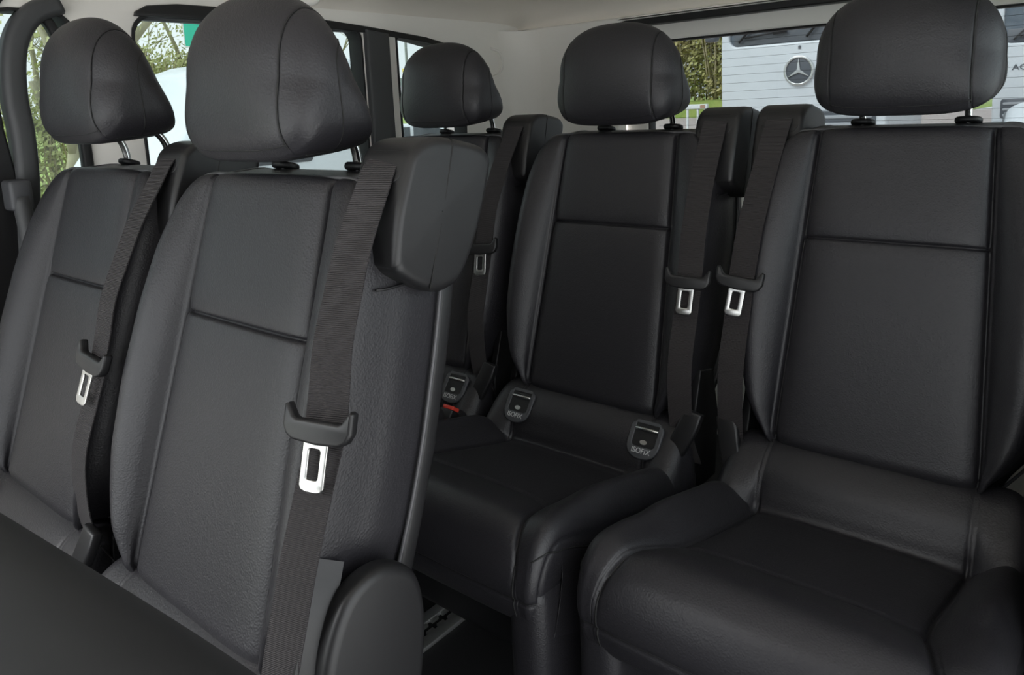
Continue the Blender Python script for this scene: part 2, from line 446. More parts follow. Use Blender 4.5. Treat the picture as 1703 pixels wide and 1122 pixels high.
def mirror(me, sx):
    if sx > 0: return me
    c = me.copy(); c.transform(Matrix.Diagonal((-1,1,1,1))); c.flip_normals(); return c
ME['backrest'] = backrest_me(); ME['shell'] = shell_me(); ME['headrest'] = headrest_me(); ME['hseam'] = headrest_seams(); ME['cushion'] = cushion_me(); ME['tower'] = tower_me()
ME['edge'] = me_from(*tube(edge_line(), .0022, 8)); ME['rim'] = me_from(*tube(rim_line(1), .0025, 8)); ME['rimL'] = me_from(*tube(rim_line(-1), .0025, 8))
def post_me(sx):
    x = sx*.081
    p = [Vector((x,.138,1.10)),Vector((x,.137,1.13)),Vector((x,.134,1.155)),Vector((x,.126,1.175)),Vector((x,.112,1.19))]
    return me_from(*tube([q-PIV for q in cat(p,4)], .006, 12))
def sleeve_me(sx):
    a = frame(back(sx*.081, .2155, -.078), XB, NB, VB)
    me = plate([rrect(-.020,.020,-.016,.016,.014)], .010, .004, a); return me
ME['post'] = [post_me(-1), post_me(1)]; ME['sleeve'] = [sleeve_me(-1), sleeve_me(1)]
ME['sseam'] = me_from(*tube(cat([back(.2235,.070,-.012), back(.2265,.073,-.025), back(.2265,.084,-.060)],5), .0016, 6))
ME['tseam'] = me_from(*tube([back(x,v,n) for x,v,n in [(.2505,.079,-.066),(.2507,.12,-.0665),(.2507,.2,-.067),(.2500,.240,-.067),(.247,.2475,-.067),(.235,.2496,-.067),(.20,.2496,-.067),(.168,.2485,-.067)]], .0011, 6))
# slot cover at the front of the belt tower
ME['slot'] = plate([rrect(-.034,.034,-.020,.020,.012)], .004, .0015, frame(back(.204,.205,-.0125), XB, VB*.97-NB*.2, NB))
ME['disc'] = plate([[(p.x,p.y) for p in cat([(0,.135,0),(.045,.118,0),(.068,.07,0),(.074,0,0),(.07,-.09,0),(.055,-.15,0),(0,-.17,0),(-.05,-.15,0),(-.066,-.08,0),(-.066,0,0),(-.062,.07,0),(-.042,.118,0)], 6, True)]], .030, .011, frame((0,0,0), (0,1,0), (0,0,1), (1,0,0)), 5)
ME['holder'] = plate([[(-.041,.017),(-.041,-.003),(-.036,-.012),(-.028,-.0165),(0,-.0185),(.028,-.0165),(.036,-.012),(.041,-.003),(.041,.017),(.037,.019),(.033,.013),(.029,.007),(.025,.005),(-.025,.005),(-.029,.007),(-.033,.013),(-.037,.019)]], .013, .0035)
ME['tongue'] = plate([[(-.023,.006),(.023,.006),(.021,.001),(.0145,-.006),(.0145,-.046),(.012,-.0505),(.006,-.052),(-.006,-.052),(-.012,-.0505),(-.0145,-.046),(-.0145,-.006),(-.021,.001)], rrect(-.0068,.0068,-.040,-.010,.003)], .0032, .0012)
ME['base'] = bevelled(merge(box(-.15,.15,-.29,-.06,.005,.05), box(-.16,.16,-.30,-.02,.05,.30)), .012)
ME['skirt'] = [bevelled(box(q*.208-.032,q*.208+.032,-.584,-.26,.335-FLOOR,.545-FLOOR), .022, 5) for q in (-1,1)]
ME['support'] = bevelled(box(-.19,.19,-.44,-.06,.285-FLOOR,.475-FLOOR), .02)
ME['hinge'] = plate([[(-.04,.02),(.06,.02),(.075,.14),(.05,.24),(.0,.25),(-.03,.16)]], .016, .003, frame((0,0,0), (0,1,0), (0,0,1), (1,0,0)))
ISC = Matrix.Diagonal((1.12,1.12,1.12,1))
def iso_me():
    ring = plate([rrect(-.030,.030,-.034,.026,(.008,.008,.026,.026)), rrect(-.021,.021,-.014,.0275,(.003,.003,.006,.006))], .006, .002)
    return ring
ME['iso'] = iso_me(); ME['iso_in'] = plate([rrect(-.0215,.0215,-.0145,.027,.004)], .003)
ME['iso_bar'] = me_from(*tube([(-.021,.015,.0006),(-.02,.015,.003),(.02,.015,.003),(.021,.015,.0006)], .0028, 8))
ME['iso_mark'] = plate([circ(0,-.0065,.0065,.0038,20)], .0015)
ME['iso_text'] = text_me('ISOFIX', .0125, Matrix.Translation((0,-.0215,.0034)), .0002, .95)
ME['anchor'] = plate([[(-.017,.045),(.017,.05),(.020,.02),(.014,-.05),(-.016,-.05),(-.02,-.02)]], .016, .005)

def van_seat(x, y, label, rec=0., sx=1, belt=None, iso=(1,1), latch_rot=0., face=10., tilt=.05, disc=False, hdz=0., extra=None):
    e = empty('van_seat', (x, y, FLOOR))
    tag(e, label, 'seat', 'black leather van seats')
    L = (0, PIV.y, PIV.z-FLOOR); Rr = (rec, 0, 0)
    def bk(name, me, m, parent=e): return link(name, me, M[m], parent, L if parent is e else None, Rr if parent is e else None)
    b = bk('backrest', ME['backrest'], 'leather_seat')
    bk('piping', ME['edge'], 'piping', b); bk('side_seam', mirror(ME['sseam'], sx), 'plastic_dk', b)
    s = bk('back_shell', ME['shell'], 'plastic')
    bk('shell_piping', ME['rim'], 'piping', s); bk('shell_piping', ME['rimL'], 'piping', s)
    h = link('headrest', ME['headrest'], M['leather'], e, (0, PIV.y, PIV.z-FLOOR+hdz), Rr)
    link('stitched_seam', ME['hseam'], M['seam'], h)
    for i in (0,1):
        bk('headrest_post', ME['post'][i], 'chrome'); bk('post_sleeve', ME['sleeve'][i], 'plastic_dk')
    t = bk('belt_tower', mirror(ME['tower'], sx), 'plastic')
    bk('cover_joint', mirror(ME['tseam'], sx), 'seam', t)
    bk('belt_slot', mirror(ME['slot'], sx), 'plastic_dk', t)
    # belt webbing
    us, ul, vl, nl, ub, vb, nb2 = belt
    cen = [back(sx*us, .221, -.026), back(sx*us, .205, -.008), back(sx*(us+(ul-us)*.12), .17, .004)]
    for q in (.3,.5,.7,.88): cen.append(back(sx*(us+(ul-us)*q), .19+(vl-.19)*q, .006+(nl-.006)*min(1,q*1.5)))
    cen.append(back(sx*ul, vl, nl))
    cen = cat(cen, 6)
    tl = lambda q: Vector((1, sx*tilt*(.25+.75*q), -.02*sx))
    w = link('seat_belt', ribbon(cen, .047, tilt=tl), M['webbing'], e, L, Rr)
    low = cat([back(sx*ul, vl+.004, nl-.004), back(sx*(ul+(ub-ul)*.25), vl+(vb-vl)*.25, nl-.002), back(sx*(ul+(ub-ul)*.6), vl+(vb-vl)*.6, nl*.9), back(sx*ub, vb, nb2), back(sx*ub, vb-.06, nb2-.05)], 7)
    bk('lap_strap', ribbon(low, .046, tilt=lambda q: Vector((1, sx*tilt*.6, 0))), 'webbing', w)
    ha = radians(face); mt = frame(back(sx*ul, vl-.004, nl+.008), XB*cos(ha)-NB*sin(ha), VB, NB*cos(ha)+XB*sin(ha)) @ Matrix.Rotation(latch_rot, 4, 'Z')
    ho = link('latch_holder', ME['holder'], M['plastic'], w); ho.matrix_local = mt
    to = link('latch_tongue', ME['tongue'], M['steel'], w); to.matrix_local = mt @ Matrix.Translation((0,-.012,.002))
    # cushion
    c = link('seat_cushion', ME['cushion'], M['leather'], e)
    link('stitched_seam', ME['cseam'], M['seam'], c)
    link('seat_base', ME['base'], M['plastic_dk'], e)
    link('cushion_support', ME['support'], M['plastic_dk'], e)
    for q in (0,1): link('side_skirt', ME['skirt'][q], M['leather'], e)
    for q in (-1,1):
        o = link('recliner_hinge', ME['hinge'], M['plastic_dk'], e); o.location = (q*.214, -.055, .30)
    for q,on in zip((-1,1), iso):
        if not on: continue
        uq = .150 if on == 1 else on
        mt = frame((q*uq+.004, -.148, .583-FLOOR), (1,0,0), Vector((0,.60,.80)), Vector((0,-.80,.60)))
        p = link('isofix_pocket', ME['iso'], M['plastic_gr'] if q < 0 else M['plastic'], e); p.matrix_local = mt @ ISC
        link('pocket_opening', ME['iso_in'], M['plastic_dk'], p); link('anchor_bar', ME['iso_bar'], M['steel'], p)
        link('child_seat_mark', ME['iso_mark'], M['steel'], p, (0,0,.002))
        link('isofix_lettering', ME['iso_text'], M['print'], p)
    if disc:
        d = link('recliner_cover', ME['disc'], M['plastic'], e, (.252, -.045, .60-FLOOR), (radians(-12),0,0))
        pts = cat([(.225,-.055,.745),(.24,-.085,.70),(.243,-.118,.62),(.243,-.13,.52)], 6)
        link('pull_strap', ribbon([Vector(p)-Vector((0,0,FLOOR)) for p in pts], .028, .005, tilt=lambda q: Vector((.25,1,0))), M['plastic'], e)
    # belt anchor cover beside the cushion
    a = link('belt_anchor', ME['anchor'], M['plastic_gr'] if extra == 'grey' else M['plastic'], e)
    a.matrix_local = frame((sx*.222, -.125, .60-FLOOR), Vector((.9,.35*-sx,0)).normalized(), Vector((0,.3,.95)), Vector((.33*sx,-.9,.3)))
    return e

# ================================================================== SEATS IN PLACE
A = van_seat(-.257, 0, 'black leather seat left of the seat with the big belt tower, at the side window', belt=(.205,.223,-.088,.044,.20,-.34,.005), iso=(1,0), latch_rot=-.12, face=3, tilt=.0, hdz=.021)
B = van_seat(.233, 0, 'nearest black leather seat, its belt tower, side panel and round hinge cover in full view', belt=(.205,.238,-.064,.036,.217,-.36,.02), iso=(.11,0), latch_rot=.06, face=16, tilt=.40, disc=True, hdz=-.003)
Cc = van_seat(-.241, .83, 'rear row seat mostly hidden behind the nearest seat, red buckle at its foot', rec=.037, belt=(.205,.203,-.070,.045,.205,-.36,.0), extra='grey', latch_rot=.12)
D = van_seat(.248, .83, 'middle seat of the rear row, two child seat anchor pockets along its cushion', rec=.037, belt=(.205,.214,-.088,.043,.212,-.37,.0), latch_rot=0, hdz=-.004)
Ee = van_seat(.771, .849, 'single black leather seat at the right end of the rear row, belt on its left', rec=.037, sx=-1, belt=(.205,.221,-.083,.043,.224,-.37,.0), iso=(0,0), extra='grey', latch_rot=-.08)
# red release buckle of the hidden rear seat
bk = link('belt_buckle', bevelled(xf(box(-.018,.018,-.014,.014,-.05,.03), Matrix.Rotation(radians(-35),4,'X')), .003), M['plastic_dk'], Cc, (.222,-.25,.548-FLOOR))
link('release_button', bevelled(xf(box(-.015,.015,-.011,.011,.0295,.038), Matrix.Rotation(radians(-35),4,'X')), .002), M['red'], bk)

# ================================================================== FOREGROUND SEAT
FE = empty('front_seat', (.69,-.55,FLOOR)); tag(FE, 'blurred dark seat back reclined across the lower left corner', 'seat')

# ================================================================== VAN SHELL
XW = -.65; YR = 1.65
def yz(mx=XW, s=1): return frame((mx,0,0), (0,1,0), (0,0,1), (1,0,0))
def xz(my=YR): return frame((0,my,0), (1,0,0), (0,0,1), (0,-1,0))
W1 = rrect(.02,.198,.93,1.435,(.05,.06,.04,.02))
W7 = rrect(-1.1,-.17,.95,1.42,.05)
W2 = rrect(.315,.955,.985,1.441,(.035,.05,.03,.03))
W3 = [(1.085,.99),(1.34,.99)]+[(p.x,p.y) for p in cat([(1.365,1.05,0),(1.372,1.30,0),(1.345,1.365,0),(1.29,1.395,0),(1.20,1.412,0)],4)]+[(1.10,1.428),(1.085,1.42)]
wl = link('wall_left', plate([[(-1.2,FLOOR),(1.77,FLOOR),(1.77,1.50),(-1.2,1.50)], W1, W2, W3, W7], .05, .006, yz(XW-.025)), M['trim']); struct(wl)
def inset(poly, d):
    cx = sum(p[0] for p in poly)/len(poly); cy = sum(p[1] for p in poly)/len(poly)
    x0,x1 = min(p[0] for p in poly), max(p[0] for p in poly); y0,y1 = min(p[1] for p in poly), max(p[1] for p in poly)
    fx = 1-2*d/(x1-x0); fy = 1-2*d/(y1-y0)
    mx, my = (x0+x1)/2, (y0+y1)/2
    return [(mx+(p[0]-mx)*fx, my+(p[1]-my)*fy) for p in poly]
for i,(w,gm) in enumerate(((W1,'glass'),(W2,'glass'),(W3,'glass'),(W7,'glass'))):
    f = link('window_%d' % (i+1 if i < 3 else 7), plate([inset(w,-.002), inset(w,.005)], .054, .001, yz(XW-.026)), M['rubber']); struct(f)
    link('window_glass', plate([inset(w,.002)], .004, 0, yz(XW-.048)), M[gm], f)
# dark header band over the two rear side windows, and the dark post between them
struct(link('trim_1', plate([[(.322,1.434),(.60,1.440),(.95,1.428),(1.08,1.419),(1.20,1.408),(1.29,1.391),(1.35,1.358),(1.385,1.31),(1.388,1.33),(1.36,1.378),(1.295,1.407),(1.20,1.424),(1.06,1.437),(.95,1.446),(.75,1.460),(.55,1.467),(.42,1.466),(.35,1.458),(.325,1.444)]], .012, .002, yz(XW+.004)), M['plastic_dk']), 'black band above the side windows')
struct(link('trim_2', plate([[(.962,.95),(1.045,.95),(1.045,1.428),(.962,1.436)]], .03, .010, yz(XW+.006)), M['trim_dk']), 'charcoal post between the side windows')
struct(link('trim_3', plate([[(.315,1.430),(.95,1.430),(.95,1.442),(.315,1.442)]], .03, .004, yz(XW-.03)), M['plastic_gr']), 'grey blind rail at the top of the middle window')
# left door post with its grab handle
pl = []
for (y,z) in ((.045,.85),(.054,.985),(.066,1.10),(.070,1.19),(.067,1.26),(.073,1.333),(.09,1.388),(.122,1.427),(.168,1.447)): pl.append((0,y,z))
path = cat(pl, 6)
def beam(path, wfun, dep, x0):
    rows = []
    for i,p in enumerate(path):
        t = (path[min(len(path)-1,i+1)]-path[max(0,i-1)]).normalized(); nrm = Vector((0,-t.z,t.y)); w = wfun(i/(len(path)-1))
        sec = [(x0,-w),(x0+dep*.7,-w),(x0+dep*.95,-w*.75),(x0+dep,-w*.4),(x0+dep,w*.4),(x0+dep*.95,w*.75),(x0+dep*.7,w),(x0,w)]
        rows.append([p+nrm*b+Vector((a,0,0)) for a,b in sec])
    return grid_me(rows, True, True)
struct(link('trim_4', beam(path, lambda q: .021, .04, XW-.01), M['trim_dk']), 'charcoal door post arching over the left front window')
struct(link('trim_5', beam(cat([(0,.185,.85),(0,.187,1.15),(0,.18,1.30),(0,.155,1.40),(0,.12,1.44)],5), lambda q: .010, .02, XW-.01), M['rubber']), 'black door seal beside the left front window')
struct(link('trim_10', plate([[(-.15,FLOOR+.3),(.06,FLOOR+.3),(.055,1.05),(.04,1.2),(.035,1.34),(.05,1.42),(.08,1.46),(-.15,1.46)]], .02, .006, yz(XW+.005)), M['plastic']), 'black panel in front of the left door post')
gh = empty('grab_handle', (XW+.06,.02,.95)); tag(gh, 'dark grab handle bar on the door post at the far left', 'handle')
hp = cat([(.0,.045,.12),(.012,.045,.06),(.018,.045,0),(.012,.045,-.06),(0,.045,-.12)], 6)
link('handle_bar', me_from(*tube([Vector(p)-Vector((0,.03,0)) for p in hp], .016, 14)), M['trim_dk'], gh)
for q in (.125,-.125): link('handle_mount', bevelled(box(-.04,.012,-.005,.035,q-.03,q+.03), .008), M['plastic_gr'] if q > 0 else M['plastic'], gh)

# rear wall with the tailgate window
W4 = rrect(-.17,.885,1.03,1.387,(.05,.05,.04,.04))
wr = link('wall_rear', plate([[(-.70,FLOOR),(1.22,FLOOR),(1.22,1.465),(-.70,1.465)], rrect(-.24,1.0,.95,1.455,(.02,.02,.03,.03))], .05, .006, xz(YR+.025)), M['trim']); struct(wr)
struct(link('trim_6', plate([rrect(-.25,1.01,.90,1.450,.03), W4], .04, .008, xz(YR+.085)), M['trim']), 'grey tailgate trim around the rear window')
struct(link('trim_7', plate([[(-.34,1.435),(1.15,1.435),(1.15,1.475),(-.34,1.475)]], .05, .004, xz(YR+.045)), M['plastic_dk']), 'black strip standing in for the shaded gap above the tailgate trim')  # solid dark strip puts the shade of an open recess into colour
w4 = link('window_4', plate([inset(W4,-.002), inset(W4,.005)], .04, .003, xz(YR+.09)), M['rubber']); struct(w4)
link('window_glass', plate([W4], .004, 0, xz(YR+.108)), M['glass_rear'], w4)
for k in range(13):
    z = 1.07+.0245*k
    link('heater_wire', me_from(*tube([(-.15,YR+.104,z),(.3,YR+.104,z+.001),(.86,YR+.104,z)],   .0004, 5)), M['wire'], w4)
# rounded corner post joining side and rear wall
rows = []
for z in (FLOOR,.6,1.0,1.2,1.35,1.44,1.459):
    rows.append([Vector((XW+.0+.10*(1-cos(a)), YR-.10+.10*sin(a), z)) for a in [k*pi/2/10 for k in range(11)]]); rows[-1] = [q+Vector((.0,.0,.0)) for q in rows[-1]]
struct(link('trim_8', grid_me(rows), M['trim']), 'pale rounded corner post')
# ceiling
def ceil_z(x, y):
    z = 1.545
    d = x-(XW-.01)
    if d < .22: q = 1-d/.22; z -= .085*(1-math.sqrt(max(0,1-q*q)))*1.0
    d = 1.18-x
    if d < .22: q = 1-d/.22; z -= .085*(1-math.sqrt(max(0,1-q*q)))
    return z
def rear_drop(x, y, z):
    d = (YR+.02)-y
    if d < .17:
        q = 1-max(0,d)/.17
        return min(z, 1.463+(z-1.463)*math.sqrt(max(0, 1-q**2.2)))
    return z
rows = []
ys = [-1.2+.1*k for k in range(26)]+[1.30+.02*k for k in range(10)]+[1.50+.17*(1-(1-k/24)**2) for k in range(0,25)]
ys = sorted(set(round(y,4) for y in ys if y <= YR+.0201))
xs = [XW-.01+.22*(1-cos(pi/2*k/12)) for k in range(13)]
xs = xs+[-.44+.1*k for k in range(1,15)]+[1.18-.22*(1-cos(pi/2*k/12)) for k in range(12,-1,-1)]
xs = sorted(set(round(x,4) for x in xs))
for y in ys: rows.append([Vector((x,y,rear_drop(x,y,ceil_z(x,y)))) for x in xs])
roof = struct(link('trim_11', bevelled(merge(box(-.72,1.27,-1.2,1.80,1.575,1.60), box(-.72,-.69,-1.2,1.80,1.44,1.60), box(1.225,1.27,-1.2,1.80,1.44,1.60), box(-.72,1.27,1.735,1.80,1.44,1.60)), .004), M['white_paint']), 'white roof shell of the van')
ce = link('ceiling', grid_me(rows), M['headliner']); struct(ce)
sm = ce.modifiers.new('thick', 'SOLIDIFY'); sm.thickness = .02; sm.offset = 1
def seam(name, pts, r=.0012, m='trim_dk', lab=None): 
    o = link(name, me_from(*tube(pts, r, 6)), M[m]); struct(o, lab); return o
# grab handle on the headliner
ch = empty('ceiling_handle', (-.575,.655,1.49), radians(-18)); tag(ch, 'pale folding handle on the ceiling above the nearest headrest', 'handle')
link('grip', me_from(*tube(cat([(0,-.09,.02),(.004,-.08,-.004),(.004,-.04,-.010),(.004,.04,-.010),(.004,.08,-.004),(0,.09,.02)],6), .010, 12)), M['trim'], ch)
for q in (-1,1): link('mount', bevelled(box(-.016,.016,q*.09-.02,q*.09+.02,.005,.04), .006), M['trim'], ch)
# loop on the rear side trim
lo = tag(link('hook_loop', me_from(*tube(cat([(XW+.008,1.50,1.40),(XW+.02,1.53,1.385),(XW+.02,1.545,1.345),(XW+.012,1.53,1.315),(XW+.006,1.50,1.305)],6), .004, 8)), M['trim']), 'small pale hook loop on the trim beside the rear left headrest', 'hook')
# right wall behind the door opening
W5 = rrect(.50,1.50,.92,1.42,.04); W6 = rrect(-.85,.36,FLOOR+.01,1.43,(.08,.08,.02,.02))
wr2 = link('wall_right', plate([[(-1.2,FLOOR),(1.77,FLOOR),(1.77,1.50),(-1.2,1.50)], W5, W6], .05, .006, yz(1.19)), M['trim']); struct(wr2)
f = link('window_5', plate([inset(W5,-.004), inset(W5,.010)], .05, .004, yz(1.195)), M['rubber']); struct(f)
link('window_glass', plate([W5], .004, 0, yz(1.208)), M['glass_clear'], f)
struct(link('door_1', plate([inset(W6,-.012), inset(W6,.006)], .06, .006, yz(1.19)), M['rubber']), 'black seal around the open sliding door')
# side trim to the right of the single rear seat
struct(link('trim_9', bevelled(box(1.03,1.165,.45,1.60,FLOOR,.80), .03, 5), M['plastic']), 'dark wheel arch trim beside the single rear seat')
# floor
fl = link('floor', me_from(*box(-.66,1.20,-1.5,1.70,FLOOR-.06,FLOOR)), M['carpet']); struct(fl)
for me_ in (fl.data,): me_.shade_flat()
# floor rails
def rail(x, label):
    e = empty('floor_rail', (x,0,FLOOR)); tag(e, label, 'rail', 'floor rails')
    link('rail_channel', bevelled(merge(box(-.040,-.014,-.9,1.5,-.001,.008), box(.014,.040,-.9,1.5,-.001,.008)), .002), M['alu'], e)
    holes = [box(-.014,.014,-.9,1.5,-.0005,.0015)]
    link('rail_groove', me_from(*holes[0], smooth=False), M['plastic_dk'], e)
    for k in range(40):
        y = -.2+.03*k
        for q in (-1,1):
            link('rail_tooth', me_from(*box(q*.010-.004,q*.010+.004,y-.009,y+.009,.001,.0065), smooth=False), M['alu'], e)
    return e
rail(.015, 'aluminium floor rail showing between the nearest seat and the rear row')

# ================================================================== OUTSIDE
def cloud(n, fn, size, seed=1):
    rnd = random.Random(seed); vs, fs = [], []
    for _ in range(n):
        c = Vector(fn(rnd)); s = size*(.6+.8*rnd.random())
        a = Vector((rnd.gauss(0,1),rnd.gauss(0,1),rnd.gauss(0,1))).normalized(); b = a.orthogonal().normalized(); d = a.cross(b)
        i = len(vs); vs += [c+b*s, c+d*s*.55, c-b*s, c-d*s*.55]; fs.append((i,i+1,i+2,i+3))
    me = bpy.data.meshes.new('leaves'); me.from_pydata([tuple(v) for v in vs], [], fs); me.update(); return me
def branches(base, h, r, seed, depth=4, spread=.5, lean=(0,0)):
    rnd = random.Random(seed); parts = []; tips = []
    def grow(p, d, L, r, k):
        pts = [p]; q = p; dd = d.copy()
        n = 4
        for i in range(n):
            dd = (dd+Vector((rnd.gauss(0,.10),rnd.gauss(0,.10),.03))).normalized(); q = q+dd*L/n; pts.append(q)
        parts.append(tube(pts, lambda t: r*(1-.45*t), 7 if k > 1 else 5)); tips.extend(pts[2:])
        if k <= 0: return
        m = rnd.choice((2,3,3))
        for i in range(m):
            s = rnd.uniform(.45,1); idx = min(n, max(1, int(s*n)))
            nd = (dd+Vector((rnd.gauss(0,spread),rnd.gauss(0,spread),rnd.uniform(-.05,.5)))).normalized()
            grow(pts[idx], nd, L*rnd.uniform(.55,.8), r*.55, k-1)
    grow(Vector(base), Vector((lean[0],lean[1],1)).normalized(), h, r, depth)
    return merge(*parts), tips
def tree(name, loc, h, r, seed, label, leafmat, nleaf=1500, depth=4, lsize=.09, lean=(0,0), spread=.5, group=None, puff=.35):
    e = empty(name, loc); tag(e, label, 'tree', group)
    vf, tips = branches((0,0,0), h, r, seed, depth, spread, lean)
    link('trunk', me_from(*vf), M['bark'], e)
    rnd = random.Random(seed+1)
    lv = link('foliage', cloud(nleaf, lambda q: tips[int(q.random()*len(tips))]+Vector((q.gauss(0,puff),q.gauss(0,puff),q.gauss(0,puff))), lsize, seed), M[leafmat], e)
    lv['kind'] = 'stuff'
    return e
def hedge(name, x0,x1,y0,y1,h, seed, label, leafmat, n, size=.07, z0=GROUND):
    e = empty(name, ((x0+x1)/2,(y0+y1)/2,z0)); tag(e, label, 'hedge')
    rnd = random.Random(seed); parts = []
    m = 60
    for k in range(m):
        p = Vector((rnd.uniform(x0,x1)-(x0+x1)/2, rnd.uniform(y0,y1)-(y0+y1)/2, 0))
        pts = [p]
        for i in range(5): pts.append(pts[-1]+Vector((rnd.gauss(0,.12),rnd.gauss(0,.12),h/5*rnd.uniform(.7,1.1))))
        parts.append(tube(pts, lambda t: .03*(1-.8*t), 5))
    s = link('stems', me_from(*merge(*parts)), M['twig'], e); s['kind'] = 'stuff'
    f = lambda q: (q.uniform(x0,x1)-(x0+x1)/2, q.uniform(y0,y1)-(y0+y1)/2, h*q.random()**.8*(.85+.15*q.random()))
    l = link('foliage', cloud(n, f, size, seed), M[leafmat], e); l['kind'] = 'stuff'
    return e
g = link('ground', me_from(*box(-220,60,-60,220,GROUND-.2,GROUND), smooth=False), M['bounce_ground']); struct(g)
vg = struct(link('grass_bank', me_from([(-9,-60,GROUND+.01),(-9,14,GROUND+.01),(-9,220,GROUND+.01),(-120,-60,2.3),(-120,14,2.3),(-120,220,2.3)], [(0,1,4,3),(1,2,5,4)], smooth=False), M['grass']), 'green grass slope rising beyond the car park')
vg2 = struct(link('grass_verge', me_from(*box(-20,-5.6,21.5,30,GROUND-.1,GROUND+1.62), smooth=False), M['grass']), 'grass bank below the bushes behind the truck')
struct(link('paved_yard', me_from([(-9,2.2,GROUND+.012),(6,2.2,GROUND+.012),(6,21.5,GROUND+1.1),(-20,21.5,GROUND+1.1)], [(0,1,2,3)], smooth=False), M['paving']), 'reddish paved yard behind the van')

# ---- trucks behind the rear window
def truck(x, y, label, letters):
    e = empty('truck', (x,y,GROUND)); tag(e, label, 'truck', 'parked trucks')
    Z = lambda oz: frame((0,0,0), (1,0,0), (0,0,1), (0,-1,0)) @ Matrix.Translation((0,0,oz))
    body = [(-1.24,.95),(1.24,.95),(1.25,2.4),(1.22,3.45),(1.10,3.72),(-1.10,3.72),(-1.22,3.45),(-1.25,2.4)]
    ws = rrect(-1.12,1.12,2.44,3.35,(.10,.10,.14,.14))
    link('cab', plate([body, ws], .12, .03, Z(-.06)), M['white_paint'], e)
    link('cab_side', bevelled(box(-1.245,1.245,.10,2.2,.95,3.70), .05), M['white_paint'], e)
    link('windscreen', plate([inset(ws,-.01)], .02, 0, Z(-.075)), M['windscreen'], e)
    for a0,a1,rr in (((-.85,-.01,2.56),(-.25,-.02,2.62),.016), ((-.40,-.015,2.60),(-.20,-.02,2.62),.032), ((.10,-.01,2.50),(.55,-.02,3.0),.018), ((-.95,-.01,2.5),(-.55,-.02,2.9),.018)):
        link('wiper', me_from(*tube([a0,a1], rr, 6)), M['rubber'], e)
    link('dashboard', bevelled(box(-1.05,1.05,.03,.07,2.45,2.70), .01), M['dkgrey'], e)
    st = Matrix.Translation((0,2.01,0))
    em = link('emblem', plate([circ(0,2.01,.205,n=48)], .03, .004, Z(.012)), M['dkgrey'], e)
    link('emblem_ring', plate([circ(0,2.01,.225,n=48), circ(0,2.01,.188,n=48)], .05, .01, Z(.02)), M['steel'], em)
    star = []
    for k in range(3):
        a = pi/2+2*pi*k/3; star.append((.195*cos(a), 2.01+.195*sin(a))); a += pi/3; star.append((.030*cos(a), 2.01+.030*sin(a)))
    link('emblem_star', plate([star], .03, .004, Z(.035)), M['steel'], em)
    link('badge', plate([rrect(-.02,.02,2.33,2.38,.008)], .01, .002, Z(.006)), M['dkgrey'], e)
    gl = link('grille', plate([rrect(-1.10,1.10,1.02,1.40,.06)], .03, .01, Z(.006)), M['dkgrey'], e)
    for k in range(3): link('grille_bar', plate([rrect(-1.06,1.06,1.06+.11*k,1.11+.11*k,.02)], .03, .01, Z(.02)), M['bumper'], gl)
    link('bumper', bevelled(box(-1.25,1.25,-.10,.5,.35,.98), .06, 4), M['bumper'], e)
    for q in (-1,1):
        hl = link('headlamp', bevelled(box(q*1.0-.2,q*1.0+.2,-.13,.05,.62,.90), .05, 4), M['lamp'], e)
        link('lamp_lens', plate([circ(q*1.02,.76,.095)], .03, .01, Z(.135)), M['bumper'], hl)
        mi = link('mirror', bevelled(box(q*1.42-.10,q*1.42+.10,-.05,.12,2.55,3.25), .05, 4), M['dkgrey'], e)
        link('mirror_arm', me_from(*tube([(q*1.2,.05,3.3),(q*1.42,.03,3.2)], .03, 8)), M['dkgrey'], mi)
        wp = bevelled(xf(tube([(-.16,0,0),(.16,0,0)], .5, 28), Matrix.Translation((q*1.05,1.0,.5))), .03)
        link('wheel', wp, M['rubber'], e)
    if letters:
        link('truck_lettering', text_me('ACTROS', .15, Z(.008) @ Matrix.Translation((-.60,1.98,0)), .004, 1.2), M['dkgrey'], e)
    return e
truck(-3.03, 11.3, 'white truck with the round star emblem, beside the bushes', False)
truck(-.05, 17.0, 'white truck with dark lettering, seen right of the right-hand headrest', True)
hedge('hedge', -13,-6.0,23.5,25.5,7, 5, 'brown and green bushes left of the white truck', 'leaf2', 42000, .085, GROUND+1.62)
br = empty('barrier', (-4.15,10.2,GROUND+.45)); tag(br, 'low white barrier with thin posts in front of the bushes', 'barrier')
link('rail', bevelled(box(-.22,.16,-.03,.03,1.06,1.13), .01), M['signw'], br)
link('rail', bevelled(box(.05,.13,-.034,-.028,1.07,1.12), .002), M['brick'], br).name = 'red_marker'
for q in (-.17,.0,.12): link('post', bevelled(box(q-.012,q+.012,-.02,.02,-.15,1.07), .005), M['signw'], br)

